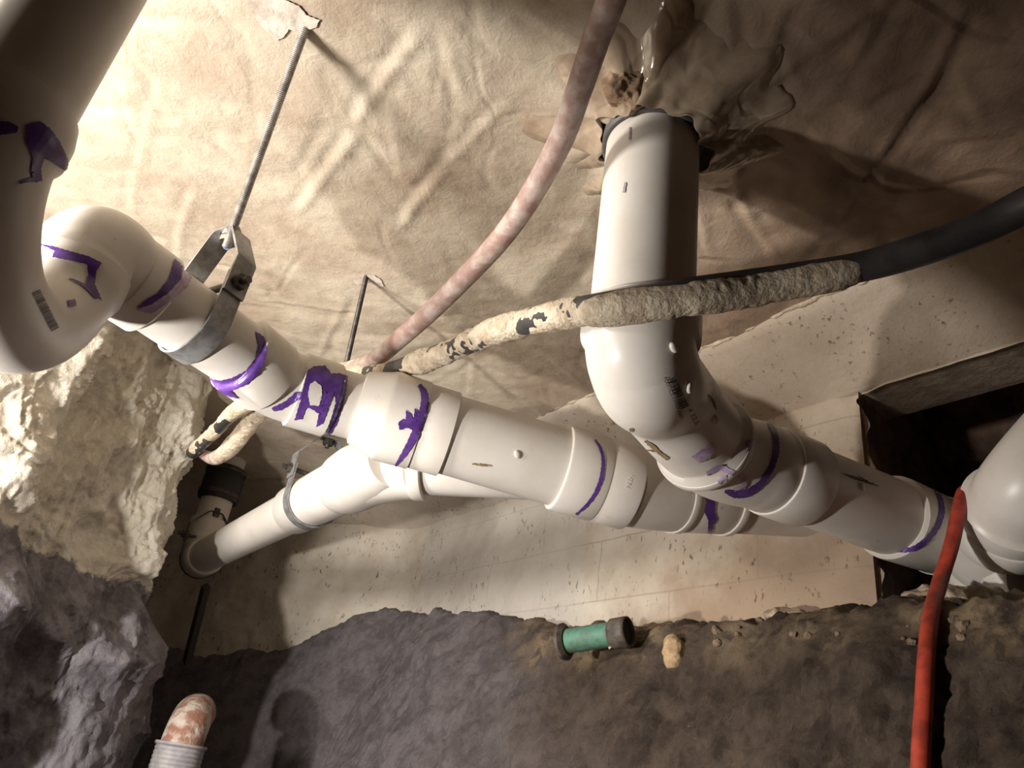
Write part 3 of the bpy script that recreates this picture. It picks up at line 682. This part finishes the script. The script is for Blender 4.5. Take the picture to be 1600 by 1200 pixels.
# ---------------------------------------------------------------- threaded rods and clevis hangers
def rod_mesh(p, q, r, pitch=0.0022):
    p = Vector(p); q = Vector(q); L = (q - p).length; n = int(L / pitch); pts = []; rad = []
    for k in range(n + 1):
        pts.append(p.lerp(q, k / n)); rad.append(r)
        if k < n: pts.append(p.lerp(q, (k + 0.5) / n)); rad.append(r * 0.86)
    return sweep(pts, rad, 14)
def hexnut(c, ax, r, h):
    ax = Vector(ax).normalized(); return sweep([Vector(c) - ax * h / 2, Vector(c) + ax * h / 2], [r, r], 6)
def clevis(hg, C, ax, rp_, topz, rodtop, steelm, boltm, tip=True, w=0.0145):
    """C pipe centre, ax pipe direction; yoke above, strap below"""
    ax = Vector(ax).normalized(); up = Vector((0, 0, 1)); side = ax.cross(up).normalized(); up = side.cross(ax).normalized()
    C = Vector(C); rr = rp_ + 0.0015; bh = 0.062
    # lower U strap
    path = []; nrm = []
    for k in range(0, 8): path.append(C + side * rr + up * (bh - (bh) * k / 8)); nrm.append(side)
    for k in range(0, 33):
        a = -math.pi * k / 32; d_ = side * math.cos(a) + up * math.sin(a); path.append(C + d_ * rr); nrm.append(d_)
    for k in range(1, 9): path.append(C - side * rr + up * (bh * k / 8)); nrm.append(-side)
    part('strap', ribbon(path, [ax * w] * len(path), 0.0030, nrm), steelm, hg, sharp=30)
    # upper yoke
    T = Vector((C.x, C.y, 0)) + Vector((0, 0, topz)); hw = 0.017
    a0 = C + side * (rr + 0.004) + up * (bh - 0.030); a1 = C + side * (rr + 0.004) + up * (bh + 0.022)
    b0 = C - side * (rr + 0.004) + up * (bh - 0.030); b1 = C - side * (rr + 0.004) + up * (bh + 0.022)
    pp = [a0, a0.lerp(a1, .5), a1, a1 + (T + side * hw - a1) * 0.08, T + side * hw - (T + side * hw - a1) * 0.06, T + side * (hw - .002), T - side * (hw - .002), T - side * hw - (T - side * hw - b1) * 0.06, b1 + (T - side * hw - b1) * 0.08, b1, b0.lerp(b1, .5), b0]
    nn = [side, side, side, (side + up * 0.3).normalized(), (side * .6 + up).normalized(), up, up, (-side * .6 + up).normalized(), (-side + up * .3).normalized(), -side, -side, -side]
    part('yoke', ribbon(pp, [ax * (w + 0.0005)] * len(pp), 0.0032, nn), steelm, hg, sharp=30)
    # cross bolt
    bc_ = C + up * (bh - 0.012)
    cb = part('cross_bolt', merge(sweep([bc_ - side * (rr + 0.022), bc_ + side * (rr + 0.026)], [0.0048] * 2, 14), hexnut(bc_ + side * (rr + 0.0115), side, 0.0105, 0.008), hexnut(bc_ - side * (rr + 0.0115), side, 0.0105, 0.008)), M['dsteel'], hg, sharp=30)
    rd = part('threaded_rod', rod_mesh(T - Vector((0, 0, 0.018)), rodtop, 0.0060 if tip else 0.0049), M['dsteel'] if not tip else M['rodsteel'], hg, sharp=25, label='threaded steel rod')
    part('nut', merge(hexnut(T - Vector((0, 0, 0.0065)), (0, 0, 1), 0.0115, 0.010), sweep([T - Vector((0, 0, 0.0015)), T - Vector((0, 0, -0.0005))], 0.0135, 20)), boltm, hg, sharp=30)
    part('nut', hexnut(T + Vector((0, 0, 0.0085)), (0, 0, 1), 0.0105, 0.009), steelm, hg, sharp=30)
    if tip: part('rod_tip', sweep([T - Vector((0, 0, 0.0175)), T - Vector((0, 0, 0.0195))], 0.0046, 16), M['blue'], hg, label='blue painted rod end')
    return T
HC = E1.lerp(E2, 0.42)
top1 = Vector(PZ(478, 40, H)); 
hg1 = thing('pipe_hanger', (top1.x, top1.y, H), 'near steel clevis hanger around the glued pipe, on the long bright rod at upper left', 'pipe hanger', 'threaded rod pipe hangers')
clevis(hg1, HC, dirA, r3, HC.z + 0.138, top1 + Vector((0, 0, 0.01)), M['steel'], M['bolt'])
HC2 = CL(488)
hg2 = thing('pipe_hanger', (HC2.x, HC2.y, H), 'grey clevis hanger around the back left pipe below the purple fitting', 'pipe hanger', 'threaded rod pipe hangers')
clevis(hg2, HC2, dC, h3 - 0.001, HC2.z + 0.135, (HC2.x, HC2.y, H + 0.01), M['steel'], M['dsteel'], False, 0.013)
HC3 = vax + dC * 0.03
hg3 = thing('pipe_hanger', (HC3.x, HC3.y, H), 'dark hanger loop around the shaded corner elbow at far left', 'pipe hanger', 'threaded rod pipe hangers')
clevis(hg3, HC3 + dC * 0.01, dC, h3, HC3.z + 0.130, Vector((HC3.x, HC3.y, H + 0.01)), M['dsteel'], M['dsteel'], False, 0.005)
rt2 = Vector(PZ(572, 432, H))
tag(part('threaded_rod', rod_mesh(rt2 + Vector((0, 0, 0.01)), rt2 + Vector((0.012, 0, -0.30)), 0.0046), M['dsteel'], sharp=25), 'short threaded rod from the ceiling ending behind the purple fitting', 'threaded rod')
# putty smears where the rods enter
# ---------------------------------------------------------------- small things on the bank, rusty stub, dark strip
gp0 = Vector(P(885, 1002, 1.30)); gp1 = Vector(P(976, 988, 1.25)); gd = (gp1 - gp0).normalized()
gp = thing('metal_pipe_stub', gp0, 'short green corroded metal pipe lying at the foot of the wall', 'pipe stub')
part('pipe', sweep([gp0, gp1], 0.0200, 36), M['green'], gp)
part('flange', sweep([gp0 - gd * 0.014, gp0 - gd * 0.008, gp0 - gd * 0.002, gp0 + gd * 0.004], [0.020, 0.030, 0.0305, 0.024], 36), M['oldbrass'], gp, label='brown tarnished flange')
er = part('end_ring', sweep([gp1 - gd * 0.024, gp1 - gd * 0.02, gp1 + gd * 0.002, gp1 + gd * 0.008], [0.0215, 0.0245, 0.0250, 0.0245], 36, cap=False), M['oldbrass'], gp, label='dark broken ring')
md = er.modifiers.new('solid', 'SOLIDIFY'); md.thickness = 0.003
part('bore_disc', sweep([gp1 - gd * 0.002, gp1 + gd * 0.003], 0.0213, 36), M['bore_shade'], gp, label='black disc painted as the shaded opening')  # solid black disc, painted shade in place of a hollow pipe end
part('putty', lump(gp1 - gd * 0.026, 0.006, 0.006, 0.024, 0.004, 8), M['foam'], gp, sharp=0)
tag(part('stone', lump(P(1052, 1018, 1.19), 0.013, 0.013, 0.021, 0.010, 14, fr=22), M['stone'], sharp=0), 'small yellow stone standing on the bank right of the green pipe', 'stone', 'stones on the dirt bank')
tag(part('stone', lump(P(1275, 985, 1.13), 0.036, 0.026, 0.014, 0.012, 18, fr=20), M['pale_stone'], sharp=0), 'wide tan rubble stone on the bank edge under the pipe run', 'stone', 'stones on the dirt bank')
tag(part('stone', lump(P(1240, 968, 1.20), 0.040, 0.020, 0.012, 0.010, 22, fr=20), M['pale_stone'], sharp=0), 'flat pale stone against the wall foot behind the tan rubble', 'stone', 'stones on the dirt bank')
tag(part('stone', lump(P(1520, 948, 1.04), 0.085, 0.045, 0.020, 0.018, 28, fr=16), M['pale_stone'], sharp=0), 'large pale rock slab under the right end of the pipe run', 'stone', 'stones on the dirt bank')
tag(part('stone', lump(P(1448, 940, 1.04), 0.014, 0.014, 0.024, 0.010, 31, fr=24), M['pale_stone'], sharp=0), 'pale upright rock chip just left of the red hose', 'stone', 'stones on the dirt bank')
# small rubble along the lip of the bank
rnd = random.Random(11); protos = []
for k in range(16):
    px = rnd.uniform(1090, 1425) if k < 11 else rnd.uniform(1480, 1595); py = rnd.uniform(962, 1004) - (px - 1250) * 0.03 + (4 if k < 11 else 10)
    h_ = bkt.ray_cast(Vector((0, 0, 0)), Vector(ray(px, py)).normalized())
    if h_[0] is None: continue
    if len(protos) < 5:
        a_ = rnd.uniform(0.004, 0.007); o = part('rubble_stone', lump((0, 0, 0), a_, a_ * 0.8, a_ * 0.65, a_ * 0.4, 40 + k, fr=110), M['crumb'], sharp=0); protos.append(o)
        tag(o, 'small crumb of pale rubble along the bank lip under the pipes', 'stone', 'rubble crumbs on the bank lip')
    else:
        o = protos[k % 5].copy(); COL.objects.link(o); o.scale = [rnd.uniform(0.7, 1.4)] * 3
    o.location = h_[0] - Vector((0, 0, 0.001)); o.rotation_euler = (rnd.uniform(-.5, .5), rnd.uniform(-.5, .5), rnd.uniform(0, 6.2))
ru0 = Vector(P(283, 1165, 1.50)); 
ru = thing('rusty_pipe_stub', (ru0.x, ru0.y, -0.6), 'rusty pipe end rising from a grey ribbed coupling at the bottom left', 'pipe stub')
rtop = Vector(P(286, 1128, 1.52))
part('pipe', sweep([ru0 - Vector((0, 0, 0.02))] + bez(ru0, ru0 + Vector((0.0, 0.01, 0.06)), ru0 + Vector((-0.03, 0.13, 0.065)), 16), [0.040] * 18, 40), M['rust'], ru, label='rust flaked iron bend')
gv = []; gr = []
for k in range(40):
    z_ = ru0.z + 0.004 - k * 0.004; gv.append(Vector((ru0.x, ru0.y, z_))); gr.append(0.0455 + (0.0015 if k % 2 else 0) + (0.003 if k < 2 else 0))
gv.append(Vector((ru0.x, ru0.y, -0.60))); gr.append(0.0455)
part('coupling', sweep(gv, gr, 48), M['greyhub'], ru, label='grey ribbed plastic coupling')
b0 = Vector(P(322, 916, 1.99)); b1 = Vector(P(292, 1034, 2.02))
tag(part('dark_strip', sweep([b0, b1], 0.020, 4, flat=0.6), m_simple('dark_brown', (46, 38, 34), None, 30, 0.8)), 'dark flat strip standing below the far corner elbow', 'bar')  # dark brown flat strip set upright in the far corner
# ---------------------------------------------------------------- purple primer, ink and scuffs laid onto the pipe surfaces
_bv = {}
def hit(objs, px, py):
    best = None
    for o in objs:
        if o.name not in _bv: _bv[o.name] = bvh(o)
        r_ = Vector(ray(px, py)).normalized(); h = _bv[o.name].ray_cast(Vector((0, 0, 0)), r_)
        if h[0] is not None and (best is None or h[3] < best[3]): best = h
    return best
def film(name, V2d, F, objs, mat, parent, off=0.0007):
    V = []; ok = []
    for x, y in V2d:
        h = hit(objs, x, y)
        if h is None: V.append(Vector((0, 0, 0))); ok.append(False)
        else:
            n = h[1]
            if n.dot(Vector(ray(x, y))) > 0: n = -n
            V.append(h[0] + n * off); ok.append(True)
    F = [f for f in F if all(ok[i] for i in f) and max((V[f[a]] - V[f[b]]).length for a in range(len(f)) for b in range(a)) < 0.03]
    if not F: return None
    used = sorted({i for f in F for i in f}); mp = {i: k for k, i in enumerate(used)}
    return link(name, [V[i] for i in used], [tuple(mp[i] for i in f) for f in F], mat, parent, sharp=0)
def paint(name, polys, objs, mat, parent, off=0.0012, step=4.0):
    for poly in polys:
        VV = []; FF = []
        b = []
        for i in range(len(poly)):
            p, q_ = Vector(poly[i]), Vector(poly[(i + 1) % len(poly)]); n = max(1, int((q_ - p).length / 2.5))
            for k in range(n): b.append(p.lerp(q_, k / n))
        # soft wobble of the outline
        b = [v + Vector((math.sin(v.y * 0.9 + v.x * 0.3) * 0.5, math.cos(v.x * 0.8) * 0.5)) for v in b]
        xs_ = [v.x for v in b]; ys_ = [v.y for v in b]; inner = []
        y = min(ys_)
        while y < max(ys_):
            x = min(xs_)
            while x < max(xs_): inner.append(Vector((x, y))); x += step
            y += step
        nb = len(b)
        vs, es, fs, *_ = delaunay_2d_cdt(b + inner, [(i, (i + 1) % nb) for i in range(nb)], [list(range(nb))], 1, 0.01)
        VV += [(v.x, v.y) for v in vs]; FF += [tuple(f) for f in fs]
        film(name, VV, FF, objs, mat, parent, off)
def stroke(pts, w):
    pts = [Vector(p) for p in pts]; w = w if isinstance(w, (list, tuple)) else [w] * len(pts); L_ = []; R_ = []
    s_ = []; ws = []
    for i in range(len(pts) - 1):
        for k in range(4): s_.append(pts[i].lerp(pts[i + 1], k / 4)); ws.append(w[i] + (w[i + 1] - w[i]) * k / 4)
    s_.append(pts[-1]); ws.append(w[-1])
    # light smoothing
    for _ in range(2): s_ = [s_[0]] + [(s_[i - 1] + s_[i] * 2 + s_[i + 1]) / 4 for i in range(1, len(s_) - 1)] + [s_[-1]]
    for i, p in enumerate(s_):
        d = (s_[min(i + 1, len(s_) - 1)] - s_[max(i - 1, 0)]).normalized(); n = Vector((-d.y, d.x)) * ws[i] / 2
        L_.append(p + n); R_.append(p - n)
    return [tuple(v) for v in L_ + R_[::-1]]
PU = M['purple']
paint('primer_drip', [[(-6, 189), (14, 190), (28, 198), (26, 207), (10, 210), (-6, 212)],
    [(40, 196), (62, 190), (78, 202), (92, 222), (104, 248), (107, 272), (96, 262), (78, 250), (68, 247), (62, 262), (64, 282), (52, 285), (47, 268), (50, 246), (40, 222)],
    stroke([(28, 286), (44, 281), (58, 280)], [3, 6, 8])], [tdrop, ubend], PU, tdrop)
paint('primer_drip', [[(58, 381), (84, 386), (112, 394), (138, 401), (158, 411), (150, 424), (147, 444), (158, 470), (147, 462), (132, 446), (137, 428), (136, 413), (112, 407), (92, 404), (82, 402), (86, 392)],
    stroke([(108, 436), (128, 444), (150, 466)], [2, 4, 5]), [(104, 470), (116, 468), (118, 478), (106, 480)]], [elbow1, ubend], PU, elbow1)
paint('primer_smear', [[(272, 404), (284, 416), (282, 436), (262, 458), (238, 474), (212, 482), (222, 472), (246, 458), (262, 438), (268, 420)]], [elbow1, pipeA], PU, elbow1)
paint('primer_smear', [[(284, 416), (300, 430), (294, 446), (270, 468), (236, 490), (212, 484), (238, 474), (262, 458), (282, 436)]], [elbow1, pipeA], M['smudge'], pipeA)
paint('primer_ring', [[(398, 518), (411, 526), (417, 545), (413, 566), (402, 585), (385, 600), (362, 610), (374, 622), (352, 617), (336, 604), (328, 590), (342, 594), (362, 590), (384, 578), (398, 560), (403, 540)]], [elbow2, pipeA], PU, elbow2)
paint('primer_drip', [[(424, 636), (446, 626), (462, 612), (472, 612), (476, 596), (480, 580), (490, 573), (508, 572), (516, 582), (514, 600), (510, 622), (506, 640), (500, 664), (494, 666), (498, 646), (486, 638), (478, 637), (472, 654), (460, 656), (466, 636), (470, 624), (456, 630), (440, 640), (428, 642)][:]],
      [elbow2, red], PU, elbow2)
paint('primer_drip', [[(514, 584), (530, 584), (543, 588), (541, 610), (534, 638), (526, 662), (516, 678), (510, 674), (518, 650), (524, 630), (522, 612), (512, 640), (504, 662), (496, 660), (506, 622)]], [elbow2, red], PU, red)
paint('bare_patch', [[(484, 600), (492, 596), (502, 604), (503, 618), (498, 634), (484, 632), (481, 616)]], [elbow2], PVC, elbow2, off=0.0018)
paint('primer_ring', [stroke([(655, 602), (664, 616), (663, 638), (655, 664), (643, 690), (628, 714), (618, 727)], [6, 12, 13, 14, 12, 8, 3]),
    [(650, 664), (645, 672), (636, 668), (624, 672), (622, 660), (630, 654), (634, 658), (634, 640), (642, 648), (646, 656), (648, 638), (656, 644)]], [red, wye1], PU, red)
paint('primer_ring', [stroke([(930, 688), (940, 704), (943, 724), (940, 748), (930, 772), (916, 790), (900, 803)], [3, 5, 6, 7, 6, 5, 3])], [coup, coup2], PU, coup)
paint('primer_ring', [stroke([(1180, 648), (1200, 658), (1211, 678), (1213, 706), (1204, 734), (1188, 756), (1168, 770), (1148, 772), (1132, 766)], [4, 7, 9, 9, 9, 10, 13, 12, 5])], [cpl, cph], PU, cph)
paint('primer_smear', [[(1080, 712), (1098, 700), (1110, 690), (1118, 700), (1108, 716), (1092, 722)], stroke([(1104, 740), (1124, 728), (1142, 738), (1160, 742), (1164, 758), (1146, 764)], [8, 10, 8, 10, 8, 6]), [(1164, 690), (1178, 684), (1180, 700), (1166, 706)], [(1120, 745), (1135, 742), (1136, 754), (1122, 756)]], [cpl, bigel], M['smudge'], cpl)
paint('primer_ring', [stroke([(1455, 756), (1468, 776), (1472, 800), (1464, 824), (1446, 846), (1426, 858), (1402, 862)], [3, 7, 9, 9, 9, 8, 3])], [wring, tees], PU, wring)
paint('primer_drip', [[(1098, 768), (1106, 776), (1108, 770), (1118, 772), (1116, 800), (1120, 812), (1114, 818), (1112, 834), (1106, 832), (1106, 812), (1100, 800), (1104, 786)]], [outh], PU, outh)
paint('primer_ring', [stroke([(1516, 782), (1530, 800), (1552, 820), (1576, 834), (1606, 846)], [2, 4, 5, 5, 4])], [stub, stub2], PU, stub)
paint('scuff', [stroke([(1316, 740), (1336, 747), (1360, 757)], [1, 4, 1]), stroke([(1340, 744), (1352, 752), (1372, 760)], [1, 3, 1])], [wbody], M['ink'], wbody)
paint('scuff', [stroke([(1008, 688), (1020, 696), (1030, 706), (1044, 716)], [3, 7, 5, 6]), stroke([(1012, 702), (1024, 704)], [2, 3]), [(984, 668), (990, 668), (990, 674), (984, 673)]], [bigel], M['mark'], bigel)
paint('scuff', [stroke([(738, 724), (754, 726), (768, 727)], [2, 4, 2])], [mainb], M['mark'], mainb)
paint('scuff', [stroke([(1106, 616), (1114, 628), (1118, 640)], [2, 3, 1])], [bigel, cpl], M['ink'], bigel)
paint('scuff', [stroke([(985, 200), (984, 220)], [2, 3]), stroke([(978, 286), (975, 302)], [3, 4])], [tall], m_simple('pale_scuff', (170, 160, 164), None, 30, 0.6), tall)
# pale smears on the sheet where the rods go up
for nm_, poly, lab in (('plaster_smear', [(384, -5), (396, 22), (414, 44), (432, 62), (444, 56), (452, 44), (470, 48), (494, 42), (500, 30), (480, 22), (468, 8), (440, -5)], 'pale smear on the ceiling sheet at the top of the long bright rod'),
                      ('plaster_smear', [(552, 438), (566, 430), (584, 428), (596, 436), (600, 446), (590, 448), (578, 438), (560, 444)], 'small pale smear on the ceiling sheet around the short rod top')):
    n0 = set(bpy.data.objects); paint(nm_, [poly], [ce], M['smear'], None, off=0.002)
    for o in set(bpy.data.objects) - n0: tag(o, lab, 'smear')
# raised ejector nubs on the fittings
def nub(px, py, objs, parent, ang, w=0.0045, h=0.008, t_=0.0035):
    hh = hit(objs, px, py)
    if hh is None: return
    n = hh[1]; 
    if n.dot(Vector(ray(px, py))) > 0: n = -n
    ri = Vector(R[:, 0]); upv = Vector(R[:, 1]); d_ = (ri * math.cos(ang) + upv * math.sin(ang)); d_ = (d_ - n * d_.dot(n)).normalized(); s2_ = n.cross(d_)
    V = []; F = []; m_ = 16
    for lv, (k, hh_) in enumerate(((1, -0.001), (1, t_ * 0.6), (0.7, t_), (0.01, t_))):
        for i in range(m_):
            a = 2 * math.pi * i / m_; V.append(hh[0] + (d_ * math.cos(a) * h * k + s2_ * math.sin(a) * w * k) + n * hh_)
    for lv in range(3):
        for i in range(m_): F.append((lv * m_ + i, lv * m_ + (i + 1) % m_, (lv + 1) * m_ + (i + 1) % m_, (lv + 1) * m_ + i))
    part('moulded_nub', (V, F), PVC, parent, sharp=50)
for (px, py, ob, par_, a) in ((1052, 543, [bigel], bigel, -0.9), (1076, 606, [bigel], bigel, -1.3), (1117, 656, [bigel], bigel, -1.2), (808, 710, [mainb], mainb, 1.9), (1346, 760, [wbody], wbody, 1.9)):
    nub(px, py, ob, par_, a, 0.004, 0.006)
# bar code and its lines of print
def bars(x0, y0, x1, y1, wpx, objs, parent, seed, name='bar_code'):
    rnd = random.Random(seed); a = Vector((x0, y0)); b = Vector((x1, y1)); L = (b - a).length; d = (b - a) / L; n = Vector((-d.y, d.x)) * wpx
    s_ = 0; V = []; F = []
    while s_ < L - 1:
        w = rnd.choice((0.8, 1.0, 1.6, 2.2)); g = rnd.choice((0.8, 1.0, 1.6))
        k0 = len(V); m_ = 5
        for k in range(m_ + 1):
            V.append(tuple(a + d * s_ + n * k / m_)); V.append(tuple(a + d * (s_ + w) + n * k / m_))
        for k in range(m_): F.append((k0 + 2 * k, k0 + 2 * k + 1, k0 + 2 * k + 3, k0 + 2 * k + 2))
        s_ += w + g
    return film(name, V, F, objs, M['ink'], parent, 0.0005)
def words(txt, x0, y0, dx, dy, size, objs, mat, parent, off=0.0006, name='printed_text', slant=0):
    """text whose baseline starts at a picture point and runs along (dx,dy)"""
    c = bpy.data.curves.new('txt', 'FONT'); c.body = txt; c.size = 1.0; c.resolution_u = 3
    o = bpy.data.objects.new('txt', c); COL.objects.link(o); dg = bpy.context.evaluated_depsgraph_get(); me = o.evaluated_get(dg).to_mesh()
    d = Vector((dx, dy)).normalized(); u_ = Vector((d.y, -d.x))
    V = [tuple(Vector((x0, y0)) + d * v.co.x * size + u_ * v.co.y * size) for v in me.vertices]; F = [tuple(p.vertices) for p in me.polygons]
    o.evaluated_get(dg).to_mesh_clear(); bpy.data.objects.remove(o); bpy.data.curves.remove(c)
    return film(name, V, F, objs, mat, parent, off)
bars(1055, 588, 1076, 634, 14, [bigel], bigel, 3)
words('PLASTICS 17M47 1001', 1036, 590, 0.42, 1.0, 7.5, [bigel], M['ink'], bigel)
words('4 22.5', 1074, 640, 0.5, 1.0, 11, [bigel], M['ink'], bigel)
bars(62, 452, 92, 512, 14, [ubend], ubend, 5)
EMB = m_simple('raised_letters', (238, 232, 222), None, 30, 0.35)
words('LOTTE', 1050, 486, -1.0, -0.13, 15, [bigel, tall], EMB, bigel, 0.0016, 'raised_letters')
words('725', 1042, 476, -1.0, -0.1, 11, [tall, bigel], EMB, bigel, 0.0016, 'raised_letters')
words('VEN', 980, 742, -0.25, 1.0, 11, [coup2], EMB, coup2, 0.0016, 'raised_letters')
words('4', 494, 622, 0.9, 0.35, 14, [elbow2], EMB, elbow2, 0.0022, 'raised_letters')
